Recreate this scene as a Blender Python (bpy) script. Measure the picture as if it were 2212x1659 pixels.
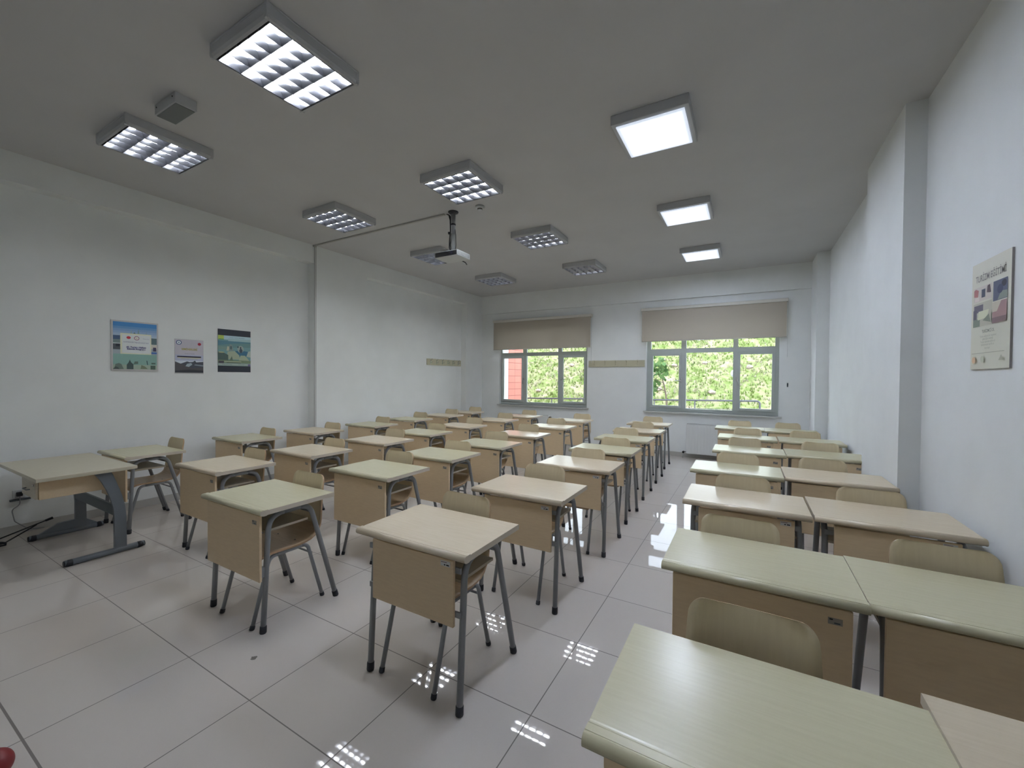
import bpy, bmesh, math, random
from mathutils import Vector, Matrix
random.seed(7)
PI = math.pi
for o in list(bpy.data.objects):
    bpy.data.objects.remove(o)
sc = bpy.context.scene
C = sc.collection

# ------------------------------------------------------------------ camera, world, sun, exposure
cam_d = bpy.data.cameras.new('camera')
cam_d.sensor_width = 36.0
cam_d.sensor_fit = 'HORIZONTAL'
cam_d.lens = 892.852 / 2212.0 * 36.0
cam_d.clip_start = 0.02
cam_d.clip_end = 300
cam = bpy.data.objects.new('camera', cam_d)
C.objects.link(cam)
yaw, pitch, roll = math.radians(29.73032987), math.radians(-0.8844624), math.radians(0.49102227)
fw = Vector((-math.sin(yaw) * math.cos(pitch), math.cos(yaw) * math.cos(pitch), math.sin(pitch)))
r0 = Vector((math.cos(yaw), math.sin(yaw), 0))
u0 = r0.cross(fw)
rt = math.cos(roll) * r0 + math.sin(roll) * u0
up = -math.sin(roll) * r0 + math.cos(roll) * u0
M3 = Matrix((rt, up, -fw)).transposed()
cam.matrix_world = Matrix.Translation((2.044354, -1.07746146, 1.55100045)) @ M3.to_4x4()
sc.camera = cam

sc.view_settings.view_transform = 'Standard'
sc.view_settings.look = 'None'
sc.view_settings.gamma = 1.0
sc.view_settings.use_curve_mapping = False
sc.view_settings.exposure = 0.34
sc.cycles.use_denoising = True
sc.cycles.max_bounces = 10
sc.cycles.diffuse_bounces = 6
sc.cycles.glossy_bounces = 5
sc.cycles.transparent_max_bounces = 12
sc.cycles.sample_clamp_indirect = 6.0
sc.cycles.caustics_reflective = False
sc.cycles.caustics_refractive = False

SKY = 4.2
TUBE = 46.0
PANEL = 22.0

w = bpy.data.worlds.new('sky')
sc.world = w
w.use_nodes = True
nt = w.node_tree
nt.nodes.clear()
wo = nt.nodes.new('ShaderNodeOutputWorld')
bg = nt.nodes.new('ShaderNodeBackground')
tc = nt.nodes.new('ShaderNodeTexCoord')
sp = nt.nodes.new('ShaderNodeSeparateXYZ')
cr = nt.nodes.new('ShaderNodeValToRGB')
cr.color_ramp.elements[0].position = 0.0
cr.color_ramp.elements[0].color = (0.86, 0.92, 1.0, 1)
cr.color_ramp.elements[1].position = 0.7
cr.color_ramp.elements[1].color = (0.70, 0.82, 1.0, 1)
nt.links.new(tc.outputs['Generated'], sp.inputs[0])
nt.links.new(sp.outputs['Z'], cr.inputs[0])
nt.links.new(cr.outputs[0], bg.inputs['Color'])
bg.inputs['Strength'].default_value = SKY
nt.links.new(bg.outputs[0], wo.inputs[0])

sd = bpy.data.lights.new('sun', 'SUN')
sd.energy = 1.6
sd.angle = math.radians(2.0)
sd.color = (1.0, 0.95, 0.86)
so = bpy.data.objects.new('sun', sd)
so.rotation_euler = (math.radians(38), 0, math.radians(-14))   # sun stands high behind the camera side of the building
so.location = (0, -10, 20)
C.objects.link(so)

# ------------------------------------------------------------------ materials
_mats = {}
def mat(name, col, rough=0.5, metal=0.0, spec=0.5, emit=None, estr=0.0):
    if name in _mats:
        return _mats[name]
    m = bpy.data.materials.new(name)
    m.use_nodes = True
    b = m.node_tree.nodes['Principled BSDF']
    b.inputs['Base Color'].default_value = (*col, 1)
    b.inputs['Roughness'].default_value = rough
    b.inputs['Metallic'].default_value = metal
    b.inputs['Specular IOR Level'].default_value = spec
    if emit:
        b.inputs['Emission Color'].default_value = (*emit, 1)
        b.inputs['Emission Strength'].default_value = estr
    _mats[name] = m
    return m

def noisy(name, c1, c2, scale=(1, 1, 1), nscale=8.0, detail=4.0, rough=0.5, spec=0.5, bump=0.0, lo=0.35, hi=0.65, rand=0.0):
    """procedural two-tone noise material, stretched by scale (grain)"""
    m = mat(name, c1, rough, 0, spec)
    nt = m.node_tree
    b = nt.nodes['Principled BSDF']
    tc = nt.nodes.new('ShaderNodeTexCoord')
    mp = nt.nodes.new('ShaderNodeMapping')
    mp.inputs['Scale'].default_value = scale
    nz = nt.nodes.new('ShaderNodeTexNoise')
    nz.inputs['Scale'].default_value = nscale
    nz.inputs['Detail'].default_value = detail
    nt.links.new(tc.outputs['Object'], mp.inputs[0])
    nt.links.new(mp.outputs[0], nz.inputs['Vector'])
    cr = nt.nodes.new('ShaderNodeValToRGB')
    cr.color_ramp.elements[0].position = lo
    cr.color_ramp.elements[0].color = (*c1, 1)
    cr.color_ramp.elements[1].position = hi
    cr.color_ramp.elements[1].color = (*c2, 1)
    nt.links.new(nz.outputs['Fac'], cr.inputs[0])
    out = cr.outputs[0]
    if rand:
        oi = nt.nodes.new('ShaderNodeObjectInfo')
        hs = nt.nodes.new('ShaderNodeHueSaturation')
        mr = nt.nodes.new('ShaderNodeMapRange')
        mr.inputs['To Min'].default_value = 1 - rand
        mr.inputs['To Max'].default_value = 1 + rand
        nt.links.new(oi.outputs['Random'], mr.inputs['Value'])
        nt.links.new(mr.outputs[0], hs.inputs['Value'])
        nt.links.new(out, hs.inputs['Color'])
        out = hs.outputs[0]
    nt.links.new(out, b.inputs['Base Color'])
    if bump:
        bp = nt.nodes.new('ShaderNodeBump')
        bp.inputs['Strength'].default_value = bump
        bp.inputs['Distance'].default_value = 0.002
        nt.links.new(nz.outputs['Fac'], bp.inputs['Height'])
        nt.links.new(bp.outputs[0], b.inputs['Normal'])
    return m

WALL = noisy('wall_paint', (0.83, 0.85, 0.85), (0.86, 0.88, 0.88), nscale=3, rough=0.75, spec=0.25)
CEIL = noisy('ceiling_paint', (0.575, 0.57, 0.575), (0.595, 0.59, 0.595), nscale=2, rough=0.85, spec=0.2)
BASE = mat('baseboard_tile', (0.52, 0.51, 0.49), 0.3)
TOPG = noisy('laminate_cream', (0.60, 0.56, 0.385), (0.63, 0.59, 0.41), (3, 40, 40), 3.0, 5, 0.25, 0.5, rand=0.03)
TOPP = noisy('laminate_beige', (0.69, 0.585, 0.43), (0.725, 0.62, 0.465), (3, 40, 40), 3.0, 5, 0.23, 0.5, rand=0.03)
EDGE = mat('laminate_edge', (0.60, 0.53, 0.43), 0.4)
PANEL_M = noisy('panel_wood', (0.72, 0.555, 0.36), (0.755, 0.59, 0.385), (6, 40, 40), 2.5, 5, 0.42, 0.4, rand=0.04)
SHELF = mat('shelf_wood', (0.42, 0.36, 0.27), 0.45)
PLY = noisy('plywood', (0.64, 0.54, 0.36), (0.67, 0.57, 0.385), (40, 4, 4), 2.0, 5, 0.38, 0.4, rand=0.05)
PLY_SHADED = noisy('plywood_shaded', (0.44, 0.31, 0.18), (0.50, 0.36, 0.22), (4, 40, 4), 2.0, 5, 0.33, 0.5, rand=0.05)  # same shell plywood, with the warm shade under the desktop painted into its colour
PLYE = mat('plywood_edge', (0.44, 0.29, 0.17), 0.5)
STEEL = mat('painted_steel', (0.25, 0.262, 0.275), 0.38, 0.15)
STEELD = mat('dark_steel', (0.08, 0.10, 0.115), 0.4, 0.3)
TSTEEL = mat('teacher_desk_steel', (0.17, 0.19, 0.215), 0.45, 0.2)
RUBBER = mat('black_rubber', (0.012, 0.014, 0.02), 0.55)
BLACK = mat('black_plastic', (0.012, 0.013, 0.016), 0.4)
WHITE = mat('white_plastic', (0.62, 0.64, 0.65), 0.4)
LHOUSE = mat('lamp_housing', (0.50, 0.51, 0.53), 0.45)
FRAME = mat('window_frame', (0.46, 0.50, 0.48), 0.4)
SILL = mat('marble_sill', (0.55, 0.55, 0.53), 0.3)
CHROME = mat('chrome', (0.6, 0.6, 0.6), 0.25, 1.0)
RAILW = mat('rack_wood', (0.55, 0.52, 0.38), 0.5)
RADI = mat('radiator_enamel', (0.76, 0.77, 0.76), 0.4)
TUBEM = mat('fluorescent_tube', (0.9, 0.9, 0.9), 0.4, emit=(0.93, 0.97, 1.0), estr=TUBE)
PANM = mat('lit_diffuser', (0.9, 0.9, 0.9), 0.5, emit=(0.74, 0.83, 1.0), estr=PANEL)
ALU = mat('louver_aluminium', (0.27, 0.275, 0.305), 0.28, 1.0)
REFL = mat('lamp_reflector', (0.75, 0.77, 0.8), 0.5)

def panel_glow():
    # backlit diffuser: brightest in the middle, weaker towards its rim
    nt = PANM.node_tree
    b = nt.nodes['Principled BSDF']
    tc = nt.nodes.new('ShaderNodeTexCoord')
    s = nt.nodes.new('ShaderNodeSeparateXYZ')
    nt.links.new(tc.outputs['Object'], s.inputs[0])
    def M(op, a, c):
        n = nt.nodes.new('ShaderNodeMath'); n.operation = op
        for i, v in enumerate((a, c)):
            if isinstance(v, (int, float)): n.inputs[i].default_value = v
            elif v is not None: nt.links.new(v, n.inputs[i])
        return n.outputs[0]
    d = M('MAXIMUM', M('ABSOLUTE', s.outputs['X'], None), M('ABSOLUTE', s.outputs['Y'], None))
    t = M('MAXIMUM', M('SUBTRACT', 1.0, M('DIVIDE', d, .256)), 0.0)
    e = M('ADD', M('MULTIPLY', M('POWER', t, 3.0), PANEL * 10.5), .55)
    nt.links.new(e, b.inputs['Emission Strength'])
panel_glow()

def floor_mat():
    m = mat('floor_tiles', (0.5, 0.48, 0.46), 0.09, 0, 0.36)
    nt = m.node_tree
    L = nt.links.new
    b = nt.nodes['Principled BSDF']
    tc = nt.nodes.new('ShaderNodeTexCoord')
    s = nt.nodes.new('ShaderNodeSeparateXYZ')
    L(tc.outputs['Object'], s.inputs[0])
    def M(op, a, c=None):
        n = nt.nodes.new('ShaderNodeMath')
        n.operation = op
        for i, v in enumerate((a, c)):
            if v is None:
                continue
            if isinstance(v, (int, float)):
                n.inputs[i].default_value = v
            else:
                L(v, n.inputs[i])
        return n.outputs[0]
    def edge(ax):
        t = M('DIVIDE', s.outputs[ax], 0.6)
        f = M('FRACT', t)
        d = M('MINIMUM', f, M('SUBTRACT', 1.0, f))
        return M('LESS_THAN', d, 0.0025 / 0.6)
    joint = M('LESS_THAN', M('ABSOLUTE', M('ADD', s.outputs['Y'], 0.6)), 0.0045)
    g = M('MAXIMUM', M('MAXIMUM', edge('X'), edge('Y')), joint)
    # per tile shade
    cx = M('FLOOR', M('DIVIDE', s.outputs['X'], 0.6))
    cy = M('FLOOR', M('DIVIDE', s.outputs['Y'], 0.6))
    cb = nt.nodes.new('ShaderNodeCombineXYZ')
    L(cx, cb.inputs[0]); L(cy, cb.inputs[1])
    wn = nt.nodes.new('ShaderNodeTexWhiteNoise')
    L(cb.outputs[0], wn.inputs['Vector'])
    nz = nt.nodes.new('ShaderNodeTexNoise')
    nz.inputs['Scale'].default_value = 3.0
    nz.inputs['Detail'].default_value = 6
    L(tc.outputs['Object'], nz.inputs['Vector'])
    nz2 = nt.nodes.new('ShaderNodeTexNoise')
    nz2.inputs['Scale'].default_value = 160.0
    nz2.inputs['Detail'].default_value = 1
    L(tc.outputs['Object'], nz2.inputs['Vector'])
    mx = nt.nodes.new('ShaderNodeMix'); mx.data_type = 'RGBA'
    mx.inputs['A'].default_value = (0.54, 0.492, 0.45, 1)
    mx.inputs['B'].default_value = (0.595, 0.552, 0.51, 1)
    fac = M('ADD', M('MULTIPLY', wn.outputs['Value'], 0.35), M('MULTIPLY', M('ADD', nz.outputs['Fac'], nz2.outputs['Fac']), 0.35))
    L(fac, mx.inputs['Factor'])
    # small chipped stain on one tile
    vd = nt.nodes.new('ShaderNodeVectorMath'); vd.operation = 'DISTANCE'
    nv = nt.nodes.new('ShaderNodeMix'); nv.data_type = 'VECTOR'
    nzd = nt.nodes.new('ShaderNodeTexNoise'); nzd.inputs['Scale'].default_value = 45
    L(tc.outputs['Object'], nzd.inputs['Vector'])
    ad = nt.nodes.new('ShaderNodeVectorMath'); ad.operation = 'MULTIPLY_ADD'
    L(nzd.outputs['Color'], ad.inputs[0]); ad.inputs[1].default_value = (0.04, 0.04, 0); L(tc.outputs['Object'], ad.inputs[2])
    L(ad.outputs[0], vd.inputs[0]); vd.inputs[1].default_value = (-0.27, 0.20, 0)
    st = M('LESS_THAN', vd.outputs['Value'], 0.017)
    mx2 = nt.nodes.new('ShaderNodeMix'); mx2.data_type = 'RGBA'
    mx2.inputs['B'].default_value = (0.19, 0.175, 0.16, 1)
    L(st, mx2.inputs['Factor']); L(mx.outputs['Result'], mx2.inputs['A'])
    mx3 = nt.nodes.new('ShaderNodeMix'); mx3.data_type = 'RGBA'
    mx3.inputs['B'].default_value = (0.17, 0.15, 0.135, 1)
    L(g, mx3.inputs['Factor']); L(mx2.outputs['Result'], mx3.inputs['A'])
    L(mx3.outputs['Result'], b.inputs['Base Color'])
    rr = M('ADD', M('MULTIPLY', g, 0.5), M('ADD', 0.008, M('MULTIPLY', nz.outputs['Fac'], 0.03)))
    L(rr, b.inputs['Roughness'])
    return m
FLOOR = floor_mat()

def glass_mat():
    m = bpy.data.materials.new('window_glass')
    m.use_nodes = True
    nt = m.node_tree
    nt.nodes.clear()
    o = nt.nodes.new('ShaderNodeOutputMaterial')
    t = nt.nodes.new('ShaderNodeBsdfTransparent'); t.inputs[0].default_value = (0.93, 0.96, 0.94, 1)
    g = nt.nodes.new('ShaderNodeBsdfGlossy'); g.inputs['Roughness'].default_value = 0.02
    f = nt.nodes.new('ShaderNodeFresnel'); f.inputs[0].default_value = 1.45
    mx = nt.nodes.new('ShaderNodeMixShader')
    nt.links.new(f.outputs[0], mx.inputs[0]); nt.links.new(t.outputs[0], mx.inputs[1]); nt.links.new(g.outputs[0], mx.inputs[2])
    nt.links.new(mx.outputs[0], o.inputs[0])
    return m
GLASS = glass_mat()

def fabric_mat():
    m = bpy.data.materials.new('blind_fabric')
    m.use_nodes = True
    nt = m.node_tree
    nt.nodes.clear()
    o = nt.nodes.new('ShaderNodeOutputMaterial')
    d = nt.nodes.new('ShaderNodeBsdfDiffuse'); d.inputs[0].default_value = (0.50, 0.45, 0.38, 1)
    t = nt.nodes.new('ShaderNodeBsdfTranslucent'); t.inputs[0].default_value = (0.34, 0.30, 0.24, 1)
    mx = nt.nodes.new('ShaderNodeMixShader'); mx.inputs[0].default_value = 0.10
    nt.links.new(d.outputs[0], mx.inputs[1]); nt.links.new(t.outputs[0], mx.inputs[2])
    nt.links.new(mx.outputs[0], o.inputs[0])
    return m
FABRIC = fabric_mat()

# ------------------------------------------------------------------ mesh helpers
class MB:
    def __init__(self):
        self.bm = bmesh.new()
        self.mats = []
    def mi(self, m):
        if m is None:
            return 0
        if m not in self.mats:
            self.mats.append(m)
        return self.mats.index(m)
    def face(self, vs, m=None, smooth=False):
        f = self.bm.faces.new([self.bm.verts.new(v) for v in vs])
        f.material_index = self.mi(m)
        f.smooth = smooth
        return f
    def box(self, x0, x1, y0, y1, z0, z1, m=None, bev=0.0, seg=2):
        vs = [self.bm.verts.new(v) for v in ((x0, y0, z0), (x1, y0, z0), (x1, y1, z0), (x0, y1, z0), (x0, y0, z1), (x1, y0, z1), (x1, y1, z1), (x0, y1, z1))]
        fs = [self.bm.faces.new([vs[i] for i in q]) for q in ((0, 3, 2, 1), (4, 5, 6, 7), (0, 1, 5, 4), (1, 2, 6, 5), (2, 3, 7, 6), (3, 0, 4, 7))]
        k = self.mi(m)
        for f in fs:
            f.material_index = k
        if bev > 0:
            es = list({e for f in fs for e in f.edges})
            r = bmesh.ops.bevel(self.bm, geom=es, offset=bev, segments=seg, profile=0.5, affect='EDGES')
            for f in r['faces']:
                f.material_index = k
                f.smooth = True
        return self
    def tube(self, pts, r, m=None, n=12, caps=True):
        """sweep a circle along pts; r is a number or a list"""
        pts = [Vector(p) for p in pts]
        k = self.mi(m)
        rs = r if isinstance(r, (list, tuple)) else [r] * len(pts)
        tang = []
        for i in range(len(pts)):
            a = pts[max(0, i - 1)]; b = pts[min(len(pts) - 1, i + 1)]
            t = (b - a)
            tang.append(t.normalized() if t.length > 1e-9 else (tang[-1] if tang else Vector((0, 0, 1))))
        t0 = tang[0]
        ref = Vector((1, 0, 0)) if abs(t0.x) < 0.9 else Vector((0, 1, 0))
        nrm = (ref - t0 * ref.dot(t0)).normalized()
        rings = []
        for i, p in enumerate(pts):
            nrm = (nrm - tang[i] * nrm.dot(tang[i])).normalized()
            bn = tang[i].cross(nrm)
            rings.append([self.bm.verts.new(p + rs[i] * (math.cos(2 * PI * j / n) * nrm + math.sin(2 * PI * j / n) * bn)) for j in range(n)])
        for a, b in zip(rings[:-1], rings[1:]):
            for j in range(n):
                f = self.bm.faces.new((a[j], a[(j + 1) % n], b[(j + 1) % n], b[j]))
                f.smooth = True; f.material_index = k
        if caps:
            f = self.bm.faces.new(list(reversed(rings[0]))); f.material_index = k
            f = self.bm.faces.new(rings[-1]); f.material_index = k
        return self
    def prism(self, prof, axis, a, b, m=None, smooth=False, capm=None):
        """extrude a closed 2-D profile along an axis; prof in the other two coordinates"""
        def P(u, v, t):
            return {'x': (t, u, v), 'y': (u, t, v), 'z': (u, v, t)}[axis]
        k = self.mi(m)
        A = [self.bm.verts.new(P(u, v, a)) for u, v in prof]
        B = [self.bm.verts.new(P(u, v, b)) for u, v in prof]
        n = len(prof)
        for i in range(n):
            f = self.bm.faces.new((A[i], A[(i + 1) % n], B[(i + 1) % n], B[i])); f.material_index = k; f.smooth = smooth
        kc = self.mi(capm) if capm else k
        f = self.bm.faces.new(list(reversed(A))); f.material_index = kc
        f = self.bm.faces.new(B); f.material_index = kc
        return self
    def build(self, name, m=None, parent=None, recalc=True, loc=None):
        if recalc:
            bmesh.ops.recalc_face_normals(self.bm, faces=self.bm.faces)
        me = bpy.data.meshes.new(name)
        self.bm.to_mesh(me)
        self.bm.free()
        for q in (self.mats or [m]):
            me.materials.append(q)
        o = bpy.data.objects.new(name, me)
        C.objects.link(o)
        if loc:
            o.location = loc
        if parent:
            o.parent = parent
        return o

def rounded(pts, rad, seg=6):
    """polyline with its inner corners filleted"""
    pts = [Vector(p) for p in pts]
    out = [pts[0]]
    for i in range(1, len(pts) - 1):
        a, b, c = pts[i - 1], pts[i], pts[i + 1]
        d1 = (a - b).normalized(); d2 = (c - b).normalized()
        ang = d1.angle(d2)
        t = min(rad / math.tan(ang / 2), (a - b).length * 0.49, (c - b).length * 0.49)
        p, q = b + d1 * t, b + d2 * t
        for k in range(seg + 1):
            s = k / seg
            out.append((1 - s) ** 2 * p + 2 * s * (1 - s) * b + s * s * q)
    out.append(pts[-1])
    return out

def arcprof(cx, cy, r, a0, a1, n):
    return [(cx + r * math.cos(math.radians(a0 + (a1 - a0) * i / n)), cy + r * math.sin(math.radians(a0 + (a1 - a0) * i / n))) for i in range(n + 1)]

def tag(o, label=None, cat=None, group=None, kind=None):
    if label: o['label'] = label
    if cat: o['category'] = cat
    if group: o['group'] = group
    if kind: o['kind'] = kind
    return o
def thing(name, label, cat, loc=(0, 0, 0), rz=0, group=None):
    o = bpy.data.objects.new(name, None)
    o.empty_display_size = 0.1
    C.objects.link(o)
    o.location = loc
    o.rotation_euler = (0, 0, rz)
    return tag(o, label, cat, group)
def dup(root, loc, rz=0, label=None, group=None, swap=None):
    def cp(o, parent):
        c = o.copy()
        C.objects.link(c)
        if parent:
            c.parent = parent
        for ch in kids.get(o.name, []):
            cp(ch, c)
        return c
    kids = {}
    def walk(o):
        kids[o.name] = list(o.children)
        for ch in o.children:
            walk(ch)
    walk(root)
    r = cp(root, None)
    r.location = loc
    r.rotation_euler = (0, 0, rz)
    if label: r['label'] = label
    if group: r['group'] = group
    return r

# ------------------------------------------------------------------ room shell
XL, XLP = -4.085, -3.93          # left wall, face of its pillars and beam
XR, XRP = 3.155, 3.03            # right wall, face of its pillars
YB, YF = 7.81, -2.9
H = 3.61

b = MB(); b.box(XL - .25, XR + .25, YF - .2, YB + .25, -.12, 0.0, FLOOR)
tag(b.build('floor'), kind='structure')
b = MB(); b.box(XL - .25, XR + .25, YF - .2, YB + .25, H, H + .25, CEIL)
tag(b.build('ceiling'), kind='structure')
b = MB()
b.box(XL - .25, XL, YF - .2, YB, 0, H, WALL)
tag(b.build('wall_left'), kind='structure')
for nm, bx in (('trim_1', (XL, XLP, YF, YB, 3.335, H)), ('trim_2', (XL, XLP, 3.055, 4.10, 0, 3.335)), ('trim_3', (XL, XLP, 7.12, YB, 0, 3.335)),
               ('trim_4', (XRP, XR, 3.055, 4.18, 0, H)), ('trim_5', (2.985, XR, 7.15, YB, 0, H)), ('trim_6', (XLP, 2.985, YB - .055, YB, 3.155, H))):
    b = MB(); b.box(*bx, WALL); tag(b.build(nm), kind='structure')      # pillars and ceiling beams
b = MB()
b.box(XR, XR + .25, YF - .2, YB, 0, H, WALL)
tag(b.build('wall_right'), kind='structure')
b = MB(); b.box(XL, XR, YF - .2, YF, 0, H, WALL)
tag(b.build('wall_front'), kind='structure')
WL = (-3.395, -1.095)
WR = (0.195, 2.53)
ZS, ZT = 0.885, 2.80
b = MB()
b.box(XL - .25, WL[0], YB, YB + .25, 0, H, WALL)
b.box(WL[1], WR[0], YB, YB + .25, 0, H, WALL)
b.box(WR[1], XR + .25, YB, YB + .25, 0, H, WALL)
for a, c in (WL, WR):
    b.box(a, c, YB, YB + .25, 0, ZS, WALL)
    b.box(a, c, YB, YB + .25, ZT, H, WALL)
tag(b.build('wall_back'), kind='structure')

bb = MB()
bb.box(XL, XL + .012, YF, 3.055, 0, .085, BASE); bb.box(XLP, XLP + .012, 3.043, 4.112, 0, .085, BASE)
bb.box(XL, XL + .012, 4.112, 7.108, 0, .085, BASE); bb.box(XLP, XLP + .012, 7.108, YB, 0, .085, BASE)
bb.box(XL, XLP, 3.043, 3.055, 0, .085, BASE); bb.box(XL, XLP, 7.108, 7.12, 0, .085, BASE)
tag(bb.build('baseboard_left'), kind='structure')
bb = MB()
bb.box(XR - .012, XR, YF, 3.043, 0, .085, BASE); bb.box(XRP - .012, XRP, 3.043, 4.192, 0, .085, BASE); bb.box(XR - .012, XR, 4.192, 7.138, 0, .085, BASE)
bb.box(XRP, XR, 3.043, 3.055, 0, .085, BASE); bb.box(2.985, XR, 7.138, 7.15, 0, .085, BASE); bb.box(2.973, 2.985, 7.138, YB, 0, .085, BASE)
tag(bb.build('baseboard_right'), kind='structure')
bb = MB(); bb.box(XLP + .012, 2.973, YB - .012, YB, 0, .085, BASE)
tag(bb.build('baseboard_back'), kind='structure')

# ------------------------------------------------------------------ windows
YW0, YW1 = 7.885, 7.945
def window(name, x0, x1, sashL, mid, sashR, upL, upR, levers):
    root = bpy.data.objects.new(name, None); C.objects.link(root); root['kind'] = 'structure'
    root.location = ((x0 + x1) / 2, YW0, ZS)
    inv = Matrix.Translation((-(x0 + x1) / 2, -YW0, -ZS))
    def put(b, nm, m=None, parent=root):
        bmesh.ops.transform(b.bm, matrix=inv, verts=b.bm.verts)
        return b.build(nm, m, parent)
    zs, zb, zu, zlt = 1.007, .957, 2.167, 2.029
    b = MB()
    b.box(x0, sashL[0] - .045, YW0, YW1, ZS, ZT, FRAME)
    b.box(sashR[1] + .045, x1, YW0, YW1, ZS, ZT, FRAME)
    b.box(sashL[1] + .04, mid[0], YW0, YW1, ZS, ZT, FRAME)
    b.box(mid[1], sashR[0] - .04, YW0, YW1, ZS, ZT, FRAME)
    e = .0005
    b.box(x0 + .02, x1 - .02, YW0 + e, YW1 - e, ZS, zb, FRAME)
    b.box(x0 + .02, x1 - .02, YW0 + e, YW1 - e, 2.082, zu, FRAME)
    b.box(x0 + .02, x1 - .02, YW0 + e, YW1 - e, ZT - .07, ZT, FRAME)
    put(b, 'window_frame')
    for s in (sashL, sashR):
        b = MB()
        a, c = s[0] - .05, s[1] + .05
        y0, y1 = YW0 - .018, YW1 - .02
        b.box(a, s[0], y0, y1, zb + .002, 2.08, FRAME, .003); b.box(s[1], c, y0, y1, zb + .002, 2.08, FRAME, .003)
        b.box(s[0], s[1], y0, y1, zb + .002, zs, FRAME, .003); b.box(s[0], s[1], y0, y1, zlt, 2.08, FRAME, .003)
        put(b, 'window_sash')
    ym = YW1 - .03
    for (a, c, z0, z1) in ((sashL[0], sashL[1], zs, zlt), (mid[0], mid[1], zb, 2.082), (sashR[0], sashR[1], zs, zlt),
                           (upL[0], upL[1], zu, ZT - .07), (mid[0], mid[1], zu, ZT - .07), (upR[0], upR[1], zu, ZT - .07)):
        b = MB(); b.face([(a, ym, z0), (c, ym, z0), (c, ym, z1), (a, ym, z1)], GLASS)
        put(b, 'window_pane')
    for (hx, hz, ang) in levers:
        b = MB()
        yh = YW0 - .018
        b.box(hx - .014, hx + .014, yh - .01, yh, hz - .035, hz + .035, CHROME, .003)
        dx, dz = math.sin(ang), math.cos(ang)
        b.tube(rounded([(hx, yh - .005, hz), (hx, yh - .045, hz), (hx + dx * .12, yh - .05, hz + dz * .12)], .012), .008, CHROME, 10)
        put(b, 'window_handle')
    b = MB()
    b.box(x0 - .045, x1 + .05, YB - .05, YB, ZS - .028, ZS + .0, SILL, .004)
    b.box(x0, x1, YB - .0001, YW0, ZS - .028, ZS, SILL)
    put(b, 'window_sill')
    return root
window('window_1', *WL, (-3.32, -2.80), (-2.668, -1.832), (-1.703, -1.193), (-3.344, -2.76), (-1.742, -1.153), [(-2.74, 1.52, PI), (-1.745, 1.53, PI / 2)])
window('window_2', *WR, (.317, .824), (.956, 1.790), (1.911, 2.422), (.262, .86), (1.863, 2.452), [(.87, 1.52, -PI / 2), (1.86, 1.56, PI * .93)])

def blind(x0, x1, zt, zb, label):
    y = 7.72
    root = thing('roller_blind', label, 'blind', ((x0 + x1) / 2, y, zt), 0, 'roller blinds over the windows')
    w2 = (x1 - x0) / 2
    b = MB(); b.box(-w2, w2, -.018, .09, -.06, 0.0, mat('blind_rail', (0.66, 0.63, 0.57), .5), .006); b.build('head_rail', None, root)
    b = MB(); b.tube([(-w2 + .02, .03, -.06), (w2 - .02, .03, -.06)], .024, FABRIC, 14); b.build('fabric_roll', None, root)
    b = MB()
    n = 24
    H_ = zt - zb
    for i in range(n):
        xa = -w2 + .02 + (2 * w2 - .04) * i / n; xb = -w2 + .02 + (2 * w2 - .04) * (i + 1) / n
        ya = .006 + .002 * math.sin(i * 1.3); yb = .006 + .002 * math.sin((i + 1) * 1.3)
        b.face([(xa, ya, -H_ + .012), (xb, yb, -H_ + .012), (xb, .006, -.045), (xa, .006, -.045)], FABRIC, True)
    bmesh.ops.remove_doubles(b.bm, verts=b.bm.verts, dist=1e-5)
    b.build('blind_fabric', None, root)
    b = MB(); b.tube([(-w2 + .02, .006, -H_ + .008), (w2 - .02, .006, -H_ + .008)], .008, mat('blind_rail', (0, 0, 0)), 8); b.build('bottom_bar', None, root)
    b = MB(); b.tube([(w2 - .005, .01, -.05), (w2 - .004, .012, -H_ - .35)], .0018, WHITE, 6); b.tube([(w2 - .005, .03, -.05), (w2 - .004, .028, -H_ - .35)], .0018, WHITE, 6); b.build('pull_chain', None, root)
blind(-3.545, -.975, 2.975, 2.235, 'beige roller blind half drawn over the smaller left window')
blind(.095, 2.645, 3.005, 2.312, 'beige roller blind half drawn over the right window')

# ------------------------------------------------------------------ radiators under the windows
def radiator(x0, x1, label, valve_right=False):
    root = thing('radiator', label, 'radiator', ((x0 + x1) / 2, YB - .125, .09), 0, 'radiators under the windows')
    w2 = (x1 - x0) / 2
    b = MB()
    b.box(-w2, w2, -.03, .03, 0, .58, RADI, .008)
    n = int((x1 - x0) / .055)
    for i in range(n):
        x = -w2 + .03 + (2 * w2 - .06) * (i + .5) / n
        b.box(x - .016, x + .016, -.034, -.028, .03, .55, RADI, .003)
    b.build('panel', None, root)
    b = MB(); b.box(-w2 + .01, w2 - .01, -.028, .028, .58, .59, mat('radiator_grille', (.45, .46, .46), .5)); b.build('top_grille', None, root)
    for s in (-.7, .7):
        b = MB(); b.box(w2 * s - .02, w2 * s + .02, .03, .12, .25, .4, RADI); b.build('wall_bracket', None, root)
    sx = 1 if valve_right else -1
    zv = .55 if valve_right else .03
    b = MB()
    b.tube([(sx * w2, 0, zv), (sx * (w2 + .05), 0, zv)], .011, CHROME, 10)
    b.tube(rounded([(sx * (w2 + .05), 0, zv), (sx * (w2 + .06), 0, zv), (sx * (w2 + .06), 0, -.09)], .01), .009, RADI, 10)
    b.build('pipe', None, root)
    b = MB(); b.tube([(sx * (w2 + .045), -.01, zv), (sx * (w2 + .045), -.075, zv)], [.018, .022], BLACK if not valve_right else mat('valve_head', (.16, .13, .10), .4), 14); b.build('valve', None, root)
radiator(1.005, 2.10, 'white panel radiator under the right window, behind the desk rows')
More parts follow.
